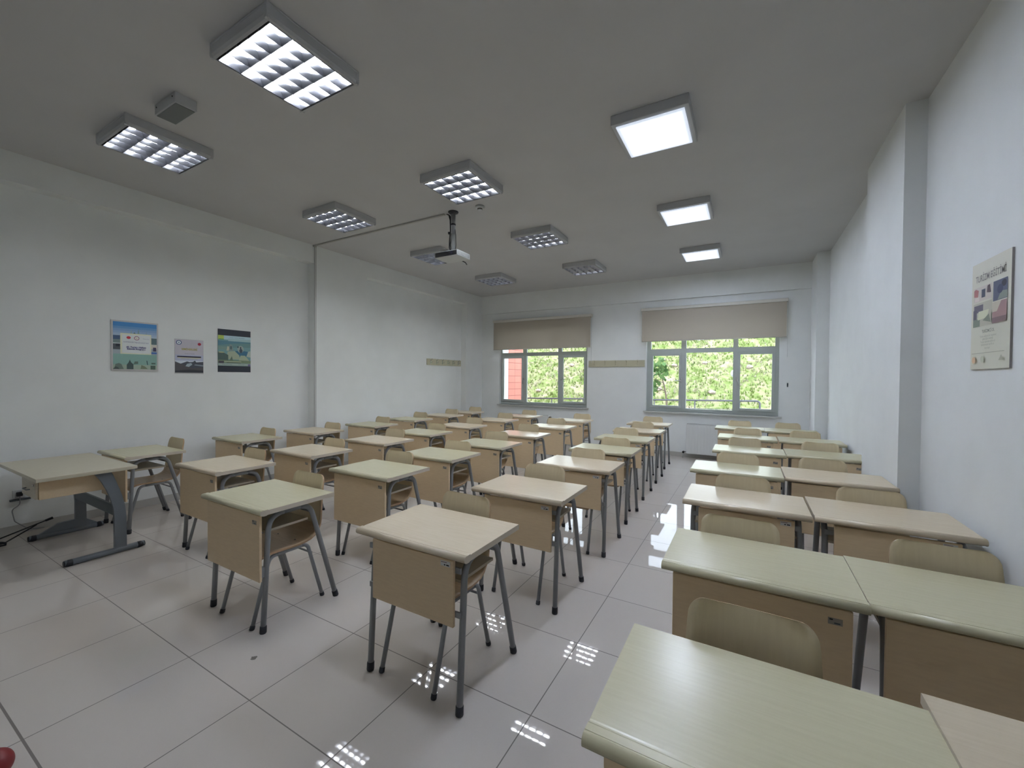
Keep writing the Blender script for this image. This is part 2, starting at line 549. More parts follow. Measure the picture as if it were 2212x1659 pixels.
radiator(-2.95, -1.96, 'white panel radiator under the left window with dark valve', True)

# ------------------------------------------------------------------ ceiling lights
BODY = .62
HB = .09
def louvre_light(label=None):
    root = thing('louvre_ceiling_light', label, 'ceiling light', (0, 0, H), 0, 'louvred fluorescent ceiling lights')
    h = BODY / 2; r = .287
    b = MB()
    zt = -.012
    b.box(-h, h, -h, h, zt, 0, LHOUSE, .003)                     # back tray
    # sloping outer sides with rounded lower rim
    for sx, sy in ((1, 0), (-1, 0), (0, 1), (0, -1)):
        if sx:
            prof = [(sx * (h - .004), 0), (sx * h, -HB * .75), (sx * (h - .008), -HB + .004), (sx * (h - .02), -HB), (sx * r, -HB), (sx * r, 0)]
            b.prism(prof, 'y', -h, h, LHOUSE)
        else:
            prof = [(sy * (h - .004), 0), (sy * h, -HB * .75), (sy * (h - .008), -HB + .004), (sy * (h - .02), -HB), (sy * r, -HB), (sy * r, 0)]
            b.prism([(u, v) for u, v in prof], 'x', -h + .0006, h - .0006, LHOUSE)
    b.build('housing', None, root)
    b = MB(); b.box(-r, r, -r, r, -.018, -.013, REFL); b.build('reflector', None, root)
    bay = 2 * r / 4
    for k in range(4):
        y = -r + bay * (k + .5)
        b = MB(); b.tube([(-r + .012, y, -.042), (r - .012, y, -.042)], .013, TUBEM, 12)
        t = b.build('fluorescent_tube', None, root)
    b = MB()
    zt, zb = -.046, -HB + .001
    def blade(c, half, axis, a, e):
        prof = [(c - half, zt), (c - half * .55, (zt + zb) / 2), (c - .0015, zb), (c + .0015, zb), (c + half * .55, (zt + zb) / 2), (c + half, zt)]
        b.prism(prof, axis, a, e, ALU)
    for k in range(5):
        y = -r + bay * k
        y = max(-r + .012, min(r - .012, y)) if k in (0, 4) else y
        blade(y, .023 if k not in (0, 4) else .012, 'x', -r, r)
    for k in range(4):
        y0 = -r + bay * k; y1 = y0 + bay
        for j in range(0, 6):
            x = max(-r + .008, min(r - .008, -r + 2 * r * j / 5))
            blade(x, .012 if 0 < j < 5 else .008, 'y', y0 + .004, y1 - .004)
    b.build('louvre_grid', None, root)
    return root
GL = [(-.585, .55, 'nearest lit louvred fluorescent ceiling light, large at the top left of the photo'),
      (-2.54, .56, 'lit louvred ceiling light above the teacher desk, nearest the left wall'),
      (-.58, 2.44, 'lit louvred ceiling light directly in front of the projector pole and smoke detector'),
      (-2.52, 2.44, 'lit louvred ceiling light just left of the ceiling cable trunking'),
      (-.595, 4.32, 'lit louvred ceiling light beyond the projector, middle of the inner row'),
      (-2.50, 4.32, 'dim louvred ceiling light partly hidden behind the projector'),
      (-.585, 6.17, 'louvred ceiling light nearest the windows in the inner row, half dim'),
      (-2.50, 6.17, 'small far louvred ceiling light near the back left corner')]
proto = louvre_light(GL[0][2]); proto.location = (GL[0][0], GL[0][1], H)
for x, y, lb in GL[1:]:
    dup(proto, (x, y, H), 0, lb)

def panel_light(label):
    root = thing('panel_ceiling_light', label, 'ceiling light', (0, 0, H), 0, 'square diffuser panel ceiling lights')
    h = .285
    b = MB(); b.box(-h, h, -h, h, -.076, 0, LHOUSE, .004); b.build('housing', None, root)
    b = MB(); b.box(-.252, .252, -.25, .25, -.087, -.0762, PANM, .003); b.build('diffuser', None, root)
    return root
PLs = [(1.36, .50, 'diffuser panel light just above the top edge of the photo'),
       (1.36, 2.43, 'largest bright square diffuser panel light in the right ceiling row'),
       (1.36, 4.33, 'second bright diffuser panel light in the right ceiling row, middle one'),
       (1.36, 6.20, 'bright diffuser panel light nearest the right window, smallest of its row')]
pp = panel_light(PLs[0][2]); pp.location = (PLs[0][0], PLs[0][1], H)
for x, y, lb in PLs[1:]:
    dup(pp, (x, y, H), 0, lb)

# ------------------------------------------------------------------ things on ceiling and walls
root = thing('ceiling_loudspeaker', 'small white box loudspeaker with grey grille on ceiling between the left lights', 'loudspeaker', (-1.76, .40, H))
b = MB(); b.box(-.165, .165, -.07, .07, -.078, 0, LHOUSE, .004); b.build('housing', None, root)
b = MB(); b.box(-.155, .155, -.06, .06, -.082, -.0775, mat('grille_grey', (.16, .17, .17), .7)); b.build('grille', None, root)
for sx in (-.13, .13):
    b = MB(); b.tube([(sx, -.0698, -.03), (sx, -.074, -.03)], .005, BLACK, 8); b.build('screw', None, root)

root = thing('smoke_detector', 'small round white smoke detector on ceiling right of the projector pole', 'smoke detector', (-.79, 3.07, H))
b = MB(); b.tube([(0, 0, 0), (0, 0, -.022), (0, 0, -.03)], [.055, .055, .05], WHITE, 24); b.build('base', None, root)
b = MB(); b.tube([(0, 0, -.0302), (0, 0, -.042)], [.03, .03], mat('detector_slot', (.05, .04, .035), .6), 20); b.tube([(0, 0, -.0422), (0, 0, -.05)], [.032, .024], WHITE, 20); b.build('sensor_head', None, root)

root = thing('cable_trunking', 'thin grey cable trunking from projector across ceiling and down left pillar edge', 'cable trunking', (XLP, 3.05, H))
TR = mat('trunking', (.42, .41, .39), .5)
b = MB(); b.box(.0, 2.62, -.015, .015, -.018, 0, TR, .002); b.build('ceiling_run', None, root)
b = MB(); b.box(.0002, .018, .006, .036, -3.52, -.02, mat('trunking_white', (.55, .55, .55), .5), .002); b.build('wall_run', None, root)
b = MB()
b.box(0, .03, -.02, .03, -.028, 0, TR, .003)
b.build('corner_cap', None, root)

root = thing('projector', 'white ceiling projector hanging from a pole with black cables', 'projector', (-1.18, 3.055, H))
b = MB(); b.tube([(0, 0, 0), (0, 0, -.012), (0, 0, -.03)], [.065, .062, .03], BLACK, 24); b.build('ceiling_plate', None, root)
b = MB(); b.tube([(0, 0, -.02), (0, 0, -.27)], .03, mat('pole_grey', (.35, .36, .37), .4, .3), 16); b.tube([(0, 0, -.25), (0, 0, -.525)], .025, mat('pole_light', (.50, .52, .53), .4, .3), 16); b.build('pole', None, root)
b = MB(); b.tube([(0, 0, -.15), (0, 0, -.17)], .033, BLACK, 16); b.build('cable_tie', None, root)
b = MB(); b.tube([(-.02, 0, -.255), (-.065, -.01, -.255)], [.01, .018], BLACK, 12); b.build('height_knob', None, root)
b = MB()
b.tube(rounded([(-.10, -.005, -.012), (-.06, -.01, -.03), (-.038, -.012, -.10), (-.036, -.01, -.24), (-.05, -.01, -.36), (-.055, -.005, -.44), (-.02, 0, -.52)], .03, 5), .007, BLACK, 8)
b.tube(rounded([(-.09, .005, -.012), (-.05, .0, -.04), (-.034, .005, -.10), (-.032, .005, -.3), (-.045, 0, -.40), (-.03, .01, -.52)], .03, 5), .006, BLACK, 8)
b.tube(rounded([(.028, 0, -.22), (.042, 0, -.30), (.045, 0, -.42), (.03, .0, -.52)], .05, 5), .004, BLACK, 8)
b.build('cable', None, root)
b = MB(); b.box(-.165, .185, -.155, .105, -.595, -.525, WHITE, .006, 2); b.build('body', None, root)
b = MB(); b.box(-.155, .175, -.1565, -.154, -.588, -.533, BLACK); b.build('front_grille', None, root)
b = MB(); b.box(.1845, .1865, -.13, .08, -.58, -.54, mat('vent_grey', (.36, .38, .4), .5))
for i in range(8):
    b.box(.1866, .188, -.12 + .025 * i, -.108 + .025 * i, -.578, -.542, WHITE)
b.build('side_vent', None, root)
b = MB(); b.tube([(.10, -.158, -.56), (.10, -.166, -.56)], .018, mat('lens', (.03, .03, .05), .1), 16); b.build('lens', None, root)
b = MB(); b.tube(rounded([(.02, .105, -.57), (.05, .14, -.585), (.08, .15, -.60), (.10, .16, -.63)], .02, 4), .006, BLACK, 8); b.build('plug', None, root)

def coat_rack(name_loc, rz, length, nh, label, hm):
    root = thing('coat_rack', label, 'coat rack', name_loc, rz, 'wooden coat racks on the walls')
    b = MB(); b.box(-length / 2, length / 2, -.02, 0, -.07, .07, RAILW, .004); b.build('back_board', None, root)
    for i in range(nh):
        x = -length / 2 + length * (i + .6) / (nh + .2)
        b = MB()
        b.box(x - .012, x + .012, -.0235, -.0201, -.05, .05, hm, .001)
        b.tube(rounded([(x, -.022, -.01), (x, -.07, -.02), (x, -.075, .02)], .02, 5), .005, hm, 8)
        b.tube(rounded([(x, -.022, .03), (x, -.06, .05), (x, -.06, .075)], .02, 5), .005, hm, 8)
        b.build('hook', None, root)
coat_rack((XL, 6.48, 1.885), PI / 2, 1.23, 6, 'cream coat rack with metal hooks on the left wall', CHROME)
coat_rack((-.445, YB, 1.872), 0, 1.22, 5, 'cream coat rack on the back wall between the windows', RAILW)
root = thing('wall_hook', 'tiny dark cord hook on the back wall right of the right window', 'hook', (2.66, YB, 1.46))
b = MB(); b.box(-.01, .01, -.006, 0, -.035, .035, STEELD, .002); b.tube(rounded([(0, -.004, .02), (0, -.03, .03), (0, -.03, -.03), (0, -.004, -.02)], .01), .004, STEELD, 8); b.build('plate', None, root)

root = thing('wall_socket', 'dark wall socket strip low on left wall behind the teacher desk', 'socket', (XL, .02, .385))
b = MB(); b.box(0, .018, -.04, .04, -.04, .04, WHITE, .004); b.build('face_plate', None, root)
b = MB(); b.box(.018, .05, -.02, .02, -.02, .02, BLACK, .005); b.build('plug', None, root)
b = MB(); b.box(0.0, .03, -.06, .075, -.065, -.048, STEELD, .003); b.build('strip', None, root)
b = MB(); b.tube(rounded([(.045, 0, -.02), (.05, .0, -.10), (.03, -.05, -.14), (.02, -.03, -.26), (.03, .06, -.36), (.03, .16, -.372)], .05, 5), .004, mat('cable_grey', (.25, .26, .27), .5), 8); b.build('power_cable', None, root)

# ------------------------------------------------------------------ posters
def colm(c):
    return mat('print_%d_%d_%d' % tuple(int(v * 255) for v in c), c, .5)
def lin(r, g, b_):
    f = lambda v: min(.9, 1.35 * (v / 255) ** 2.2)
    return (f(r), f(g), f(b_))
class Poster:
    """local frame: x to the right across the face, z up, face towards -y"""
    def __init__(s, label, loc, rz, w, h, thick, edge, name='poster'):
        s.root = thing(name, label, 'poster', loc, rz, 'printed posters on the walls')
        s.w, s.h, s.t = w, h, thick
        b = MB(); b.box(-w / 2, w / 2, -thick, 0, -h / 2, h / 2, edge, .001); s.board = b.build('board', None, s.root)
        s.l = 1
    def P(s, u, v, l):
        return ((u - .5) * s.w, -s.t - .0004 * l, (v - .5) * s.h)
    def shapes(s, name, items, label=None):
        b = MB()
        for pts, c in items:
            b.face([s.P(u, v, s.l) for u, v in pts], colm(c))
            s.l += .35
        o = b.build(name, None, s.root, recalc=False)
        s.l += 1
        return o
    def text(s, name, body, u, v, size, col, squash=1.0, align='CENTER', bold=0.0):
        cu = bpy.data.curves.new('t', 'FONT')
        cu.body = body; cu.size = size * s.h; cu.align_x = align; cu.align_y = 'CENTER'; cu.offset = bold
        to = bpy.data.objects.new('t', cu); C.objects.link(to)
        bpy.context.view_layer.update()
        me = bpy.data.meshes.new_from_object(to.evaluated_get(bpy.context.evaluated_depsgraph_get()))
        bpy.data.objects.remove(to)
        s.l += 1
        me.transform(Matrix.Diagonal((squash, 1, 1, 1)))
        me.transform(Matrix.Rotation(PI / 2, 4, 'X'))
        me.transform(Matrix.Translation(s.P(u, v, s.l)))
        me.materials.clear(); me.materials.append(colm(col))
        o = bpy.data.objects.new(name, me); C.objects.link(o); o.parent = s.root
def rect(u0, v0, u1, v1): return [(u0, v0), (u1, v0), (u1, v1), (u0, v1)]
def disc(u, v, ru, rv, n=20): return [(u + ru * math.cos(2 * PI * i / n), v + rv * math.sin(2 * PI * i / n)) for i in range(n)]
RZL, RZR = PI / 2, -PI / 2
# 1: blue sky poster with white card
p = Poster('largest left wall poster, blue sky with white card in the middle', (XL, .905, 1.875), RZL, .42, .565, .012, mat('frame_white', (.6, .58, .58), .5))
sky = [(rect(.035, .03 + .9 * (.55 + .45 * i / 9), .965, .03 + .94 * (.55 + .45 * (i + 1) / 9) ), tuple(a + (b_ - a) * (i / 8) for a, b_ in zip(lin(205, 215, 222), lin(62, 122, 178)))) for i in range(9)]
p.shapes('picture', [(rect(.035, .03, .965, .97), lin(150, 160, 165))] + sky + [
    (rect(.035, .62, .18, .70), lin(60, 80, 110)), (rect(.035, .55, .18, .62), lin(110, 125, 125)), (rect(.035, .42, .18, .535), lin(70, 75, 80)), (rect(.09, .48, .17, .53), lin(28, 34, 45)),
    (rect(.84, .55, .965, .68), lin(80, 100, 105)), (rect(.84, .46, .965, .545), lin(195, 190, 180)), (rect(.88, .41, .95, .49), lin(60, 55, 80)), (rect(.84, .355, .965, .39), lin(70, 105, 170)),
    (rect(.035, .03, .965, .335), lin(125, 160, 152)), (rect(.035, .03, .965, .12), lin(150, 165, 150)), (rect(.18, .335, .84, .75), lin(222, 218, 190)),
    ([(.05, .03), (.25, .03), (.20, .13), (.15, .15), (.08, .13)], lin(95, 108, 100)), ([(.03, .03), (.16, .03), (.13, .07), (.08, .08)], lin(50, 60, 58)),
    ([(.31, .03), (.45, .03), (.45, .13), (.40, .17), (.375, .225), (.35, .17), (.31, .12)], lin(62, 78, 76)),
    ([(.45, .13), (.55, .14), (.55, .19), (.48, .19)], lin(88, 105, 95)), ([(.60, .04), (.76, .04), (.70, .09), (.62, .12)], lin(110, 120, 100)),
    ([(.745, .13), (.765, .12), (.75, .21), (.73, .21)], lin(55, 75, 80)), (rect(.82, .03, .93, .11), lin(70, 88, 80)), (rect(.84, .14, .93, .17), lin(80, 100, 90)),
    ([(.45, .75), (.50, .75), (.475, .78)], lin(90, 105, 115)), ([(.54, .75), (.575, .75), (.565, .84), (.555, .84)], lin(120, 145, 150)), ([(.72, .75), (.735, .75), (.73, .82)], lin(130, 150, 160)), ([(.39, .75), (.42, .75), (.41, .82), (.40, .82)], lin(140, 160, 165))])
p.shapes('white_card', [(rect(.215, .355, .815, .725), lin(208, 214, 225))])
p.shapes('emblem', [(disc(.35, .665, .045, .028), lin(165, 45, 60))])
p.shapes('emblem', [(disc(.52, .66, .055, .042), lin(125, 50, 80)), (disc(.52, .66, .043, .032), lin(225, 225, 232)), (disc(.52, .66, .012, .015), lin(190, 190, 150))])
p.text('heading', 'KAPADOKYA', .38, .575, .034, lin(120, 125, 150), 1.0); p.text('heading', 'ÜNİVERSİTESİ', .64, .568, .032, lin(120, 125, 150), 1.0)
p.text('small_heading', 'Yüksekokul', .72, .655, .022, lin(130, 135, 160))
p.text('programme_title', '45. Turizm Haftası', .51, .475, .042, lin(48, 42, 110), 1.0, bold=.0006)
p.text('programme_title', 'Etkinlik Programı', .51, .437, .042, lin(48, 42, 110), 1.0, bold=.0006)
# 2: pale poster, gold title
p = Poster('small pale poster with gold title and dark mountains, middle of the three', (XL, 1.435, 1.78), RZL, .31, .43, .004, mat('paper_white', (.55, .55, .55), .6))
p.shapes('picture', [(rect(0.01, .03, .99, .99), lin(176, 172, 182)), (rect(.01, .36, .99, .55), lin(165, 170, 190)), (rect(.01, .28, .99, .38), lin(195, 202, 212)),
    ([(.01, .03), (.99, .03), (.99, .36), (.74, .34), (.69, .39), (.62, .35), (.5, .34), (.42, .36), (.2, .29), (.01, .35)], lin(62, 66, 76)),
    ([(.01, .03), (.99, .03), (.99, .20), (.6, .16), (.45, .22), (.2, .28), (.01, .34)], lin(70, 68, 70)), ([(.36, .22), (.48, .20), (.60, .27), (.56, .32), (.42, .29)], lin(150, 162, 170)), ([(.66, .25), (.99, .22), (.99, .26), (.7, .28)], lin(120, 130, 140)),
    ([(.01, .03), (.99, .03), (.99, .10), (.5, .12), (.01, .09)], lin(40, 42, 50)), (rect(.08, .475, .91, .515), lin(35, 35, 58)), (rect(.10, .46, .90, .472), lin(205, 200, 130))])
p.shapes('emblem', [(disc(.14, .90, .095, .065), lin(52, 72, 120)), (disc(.14, .90, .07, .047), lin(205, 212, 225)), (disc(.14, .90, .03, .02), lin(120, 135, 165))])
p.shapes('emblem', [(disc(.85, .88, .06, .042), lin(150, 40, 62))])
p.text('title', 'SEMİNERLERİ', .50, .71, .085, lin(172, 162, 95), .78, bold=.0006)
p.text('subtitle', 'Turizm ve Otelcilik', .5, .585, .032, lin(95, 95, 120))
p.text('caption', 'katılımınız bizleri onurlandıracaktır', .5, .435, .034, lin(140, 135, 70), .9)
# 3: black bands, teal landscape
p = Poster('poster with black bands above and below a teal rocky landscape photo', (XL, 1.965, 1.882), RZL, .415, .575, .004, mat('paper_black', (.02, .022, .028), .5))
p.shapes('black_band', [(rect(.0, .0, 1, 1), lin(38, 42, 52))])
p.shapes('picture', [(rect(.0, .145, 1, .855), lin(105, 140, 145)), (rect(0, .76, 1, .855), lin(165, 188, 195)), (rect(.3, .73, 1, .79), lin(150, 175, 178)), (rect(0, .60, 1, .73), lin(78, 118, 132)), ([(0, .56), (1, .6), (1, .70), (.5, .68), (0, .62)], lin(96, 128, 128)),
    (rect(.0, .52, .30, .60), lin(110, 135, 128)), ([(.25, .50), (.34, .50), (.32, .60), (.28, .61)], lin(172, 172, 150)), ([(.32, .50), (.46, .50), (.42, .64), (.36, .66), (.33, .62)], lin(118, 132, 128)), (disc(.385, .575, .03, .045), lin(70, 88, 95)),
    ([(.45, .36), (.95, .38), (.9, .50), (.7, .52), (.5, .5)], lin(55, 98, 122)), (disc(.68, .55, .10, .085), lin(140, 152, 145)), (disc(.69, .51, .05, .05), lin(60, 72, 80)), (disc(.68, .58, .02, .03), lin(45, 55, 65)), (disc(.60, .60, .02, .02), lin(50, 62, 70)),
    ([(.25, .30), (.65, .30), (.64, .40), (.5, .50), (.28, .48)], lin(150, 160, 138)), ([(.62, .28), (.98, .26), (.82, .40), (.68, .40)], lin(155, 165, 142)), ([(.86, .38), (1, .36), (1, .52), (.92, .5)], lin(165, 175, 165)),
    ([(0, .25), (.30, .25), (.30, .40), (.15, .46), (0, .47)], lin(66, 84, 80)), (disc(.1, .46, .09, .015), lin(160, 160, 125)), ([(.34, .28), (.44, .28), (.41, .38)], lin(88, 104, 92)), (rect(0, .21, 1, .28), lin(110, 125, 100)), (rect(.18, .235, .70, .255), lin(160, 168, 145)), (rect(.25, .215, .68, .228), lin(60, 68, 55)), (rect(0, .15, 1, .205), lin(150, 165, 160)), (rect(.02, .205, .17, .26), lin(62, 60, 68)), (rect(.91, .147, .99, .195), lin(110, 100, 135)),
    (rect(0, .76, .17, .855), lin(165, 182, 88)), (rect(.02, .755, .17, .775), lin(100, 145, 75))])
p.text('heading', 'Turizm Haftası Etkinlikleri', .57, .815, .034, lin(70, 100, 120), .95)
p.text('caption', 'Dünya Turizm Günü', .26, .18, .028, lin(60, 70, 85), .9); p.text('caption', 'Etkinlik salonu', .70, .178, .026, lin(90, 95, 100), .9)
# 4: right wall poster
p = Poster('cream poster titled TURİZM EĞİTİMİ alone on the right wall', (XR, 2.07, 1.912), RZR, .405, .585, .009, mat('poster_edge', (.30, .27, .26), .5))
p.shapes('sheet', [(rect(.0, .0, 1, 1), lin(196, 194, 182))])
p.text('title', 'TURİZM EĞİTİMİ', .5, .845, .085, lin(120, 115, 112), .80, bold=.0003)
p.shapes('picture', [(rect(.07, .635, .56, .77), lin(190, 182, 176)), ([(.07, .69), (.18, .68), (.2, .74), (.12, .76), (.07, .75)], lin(160, 105, 105)), (rect(.28, .665, .38, .74), lin(62, 66, 84)), ([(.42, .70), (.53, .69), (.50, .765), (.44, .76)], lin(80, 66, 76)), (rect(.1, .64, .22, .68), lin(205, 195, 190)),
    (rect(.59, .595, .93, .77), lin(80, 85, 108)), ([(.70, .60), (.93, .60), (.93, .66), (.78, .67)], lin(120, 128, 122)), (disc(.85, .73, .06, .03), lin(48, 50, 66)), (disc(.76, .69, .07, .04), lin(58, 62, 92)),
    (rect(.07, .40, .56, .62), lin(175, 172, 160)), (rect(.09, .53, .34, .60), lin(95, 90, 105)), (rect(.07, .47, .17, .56), lin(85, 80, 95)), (rect(.07, .40, .26, .47), lin(110, 120, 108)), ([(.2, .46), (.45, .47), (.5, .54), (.22, .54)], lin(200, 200, 178)), ([(.34, .45), (.55, .42), (.5, .5)], lin(120, 125, 112)),
    (rect(.59, .40, .93, .585), lin(150, 120, 122)), ([(.59, .50), (.70, .50), (.80, .585), (.59, .585)], lin(185, 178, 165)), (rect(.59, .40, .93, .45), lin(115, 95, 100))])
p.text('subtitle', 'TURİZMCİ OL', .5, .345, .038, lin(128, 128, 118), .9, bold=.0003)
for i, (tx, vv) in enumerate((('Turizm eğitimi bir meslektir', .30), ('geleceğin mesleği', .275), ('Turizm alanında eğitim al', .248), ('bölümümüzü tercih et', .222), ('bize katıl', .19))):
    p.text('body_text', tx, .5, vv, .026, lin(150, 150, 138))
p.shapes('rule', [(rect(.08, .145, .92, .15), lin(150, 148, 135))])
p.shapes('emblem', [(disc(.14, .085, .05, .032), lin(200, 170, 140))])
p.shapes('emblem', [(disc(.38, .09, .045, .03), lin(175, 178, 160))])
p.shapes('emblem', [([(.80, .07), (.92, .07), (.86, .12)], lin(165, 165, 150))])

# ------------------------------------------------------------------ student desks
DW, DD, DH = .70, .50, .755
def desk(style, topm, name='student_desk'):
    root = thing(name, '', 'desk')
    b = MB()
    # table top profile (y, z), a raised round nose at the front (-y) edge
    zt = DH; th = .028
    prof = [(DD, zt - th), (DD, zt - .003), (DD - .003, zt), (.062, zt), (.058, zt - .0012), (.054, zt - .0012), (.046, zt + .003), (.024, zt + .0035)]
    prof += arcprof(.0185, zt - .013, .0165, 70, 250, 10)
    prof += [(.022, zt - .0315), (.040, zt - .031), (.046, zt - th)]
    b.prism(prof, 'x', -DW / 2, DW / 2, topm, capm=EDGE)
    for f in b.bm.faces:
        c = f.calc_center_median()
        f.smooth = c.y < .019 and abs(f.normal.x) < .5 and len(f.verts) == 4
    b.build('desktop', None, root)
    lx = .292
    full = rounded([(lx, .052, .03), (lx, .086, .702), (lx, .356, .702), (lx, .548, .03)], .095, 7)
    R = .0158
    for s in (-1, 1):
        pts = [(s * p.x, p.y, p.z) for p in full]
        # front leg: first straight plus first bend
        for seg, foot in ((pts[:9], 0), (pts[-9:], 1)):
            b = MB(); b.tube(seg, R, STEEL, 12)
            lg = b.build('leg', None, root)
            if foot == 0:
                a = Vector(pts[0]); d = (Vector(pts[1]) - a).normalized()
            else:
                a = Vector(pts[-1]); d = (Vector(pts[-2]) - a).normalized()
            base = a - d * (.03 / d.z)
            b = MB(); b.tube([base, base + d * .006, base + d * .042, base + d * .044], [.0175, .0195, .0188, .0158], RUBBER, 14)
            b.build('rubber_foot', None, lg)
        b = MB(); b.tube([pts[8], pts[9]], R, STEEL, 12)
        b.build('side_rail', None, root)
    b = MB(); b.box(-lx + .012, lx - .012, .07, .35, .598, .613, SHELF, .001); b.build('book_shelf', None, root)
    b = MB(); b.tube([(-lx, .36, .655), (lx, .36, .655)], .009, STEEL, 8); b.build('cross_bar', None, root)
    if style == 'A':
        b = MB(); b.box(-.255, .268, .030, .046, .405, .712, PANEL_M, .002, 1); mp = b.build('modesty_panel', None, root)
        for s in (-1, 1):
            for z in (.665, .46):
                b = MB(); b.box(min(s * .25, s * .296), max(s * .25, s * .296), .047, .056, z - .014, z + .014, STEEL, .001, 1); b.build('panel_bracket', None, root)
        b = MB()
        b.box(.195, .25, .0285, .0299, .680, .704, mat('sticker_white', (.72, .72, .72), .5)); b.box(.215, .223, .0281, .0284, .684, .690, BLACK); b.box(.228, .244, .0281, .0284, .684, .690, BLACK); b.box(.198, .232, .0281, .0284, .697, .700, mat('sticker_print', (.25, .12, .12), .5))
        b.build('inventory_sticker', None, mp)
    else:
        b = MB(); b.box(-.305, .305, .022, .038, .318, .718, PANEL_M, .002, 1); mp = b.build('modesty_panel', None, root)
        for s in (-1, 1):
            b = MB(); b.box(min(s * .272, s * .30), max(s * .272, s * .30), .038, .062, .34, .40, STEEL, .001, 1); b.build('panel_bracket', None, root)
        b = MB()
        b.box(.232, .275, .0205, .0219, .660, .684, mat('sticker_worn', (.33, .30, .26), .5)); b.box(.236, .246, .0198, .0204, .676, .681, BLACK); b.box(.250, .268, .0198, .0204, .664, .669, STEELD)
        b.build('inventory_sticker', None, mp)
    return root

ORD = ['nearest', 'second', 'third', 'fourth', 'fifth', 'sixth', 'farthest']
# column: list of (right edge x, front y, top tone)
cols = {
 'left wall': ('B', [(-3.10, .50, 'G'), (-3.20, 1.60, 'G'), (-3.14, 2.50, 'P'), (-3.08, 3.52, 'G'), (-3.20, 4.55, 'G'), (-3.20, 5.54, 'P'), (-3.28, 6.45, 'P')]),
 'second': ('B', [(-1.70, .63, 'P'), (-1.69, 1.47, 'P'), (-1.66, 2.39, 'P'), (-1.71, 3.25, 'G'), (-1.75, 4.24, 'P'), (-1.76, 5.35, 'P'), (-1.72, 6.34, 'P')]),
 'third': ('B', [(-.41, .275, 'G'), (-.38, 1.22, 'G'), (-.40, 2.05, 'G'), (-.36, 2.90, 'G'), (-.41, 3.86, 'P'), (-.43, 4.95, 'P'), (-.52, 6.08, 'P')]),
 'fourth': ('A', [(.975, .385, 'P'), (1.02, 1.36, 'P'), (1.035, 2.37, 'P'), (.995, 3.28, 'G'), (.96, 4.27, 'G'), (.935, 5.24, 'P'), (.875, 6.32, 'P')]),
}
chairs = {
 'left wall': [(-3.50, 1.08), (-3.57, 2.09), (-3.43, 2.98), (-3.51, 4.10), (-3.64, 5.20), (-3.63, 6.2), (-3.60, 7.05)],
 'second': [(-2.08, 1.12), (-2.03, 1.99), (-2.09, 3.0), (-2.06, 3.82), (-2.12, 4.90), (-2.15, 6.02), (-2.09, 6.96)],
 'third': [(-.735, .79), (-.845, 1.80), (-.73, 2.60), (-.82, 3.52), (-.90, 4.52), (-.92, 5.60), (-.80, 6.75)],
 'fourth': [(.575, .95), (.64, 1.95), (.66, 2.86), (.68, 3.81), (.54, 4.84), (.56, 5.84), (.52, 6.92)],
}
where = {'left wall': 'the column along the left wall', 'second': 'the second column from the left wall',
         'third': 'the third column from the left wall', 'fourth': 'the column left of the aisle'}
protos = {}
def place_desk(style, tone, x, y, label, group, dz=0.0):
    key = (style, tone)
    if key not in protos:
        protos[key] = desk(style, TOPG if tone == 'G' else TOPP)
        r = protos[key]
        r.location = (x, y, dz)
        tag(r, label, 'desk', group)
    else:
        r = dup(protos[key], (x, y, dz), 0, label, group)
    return r

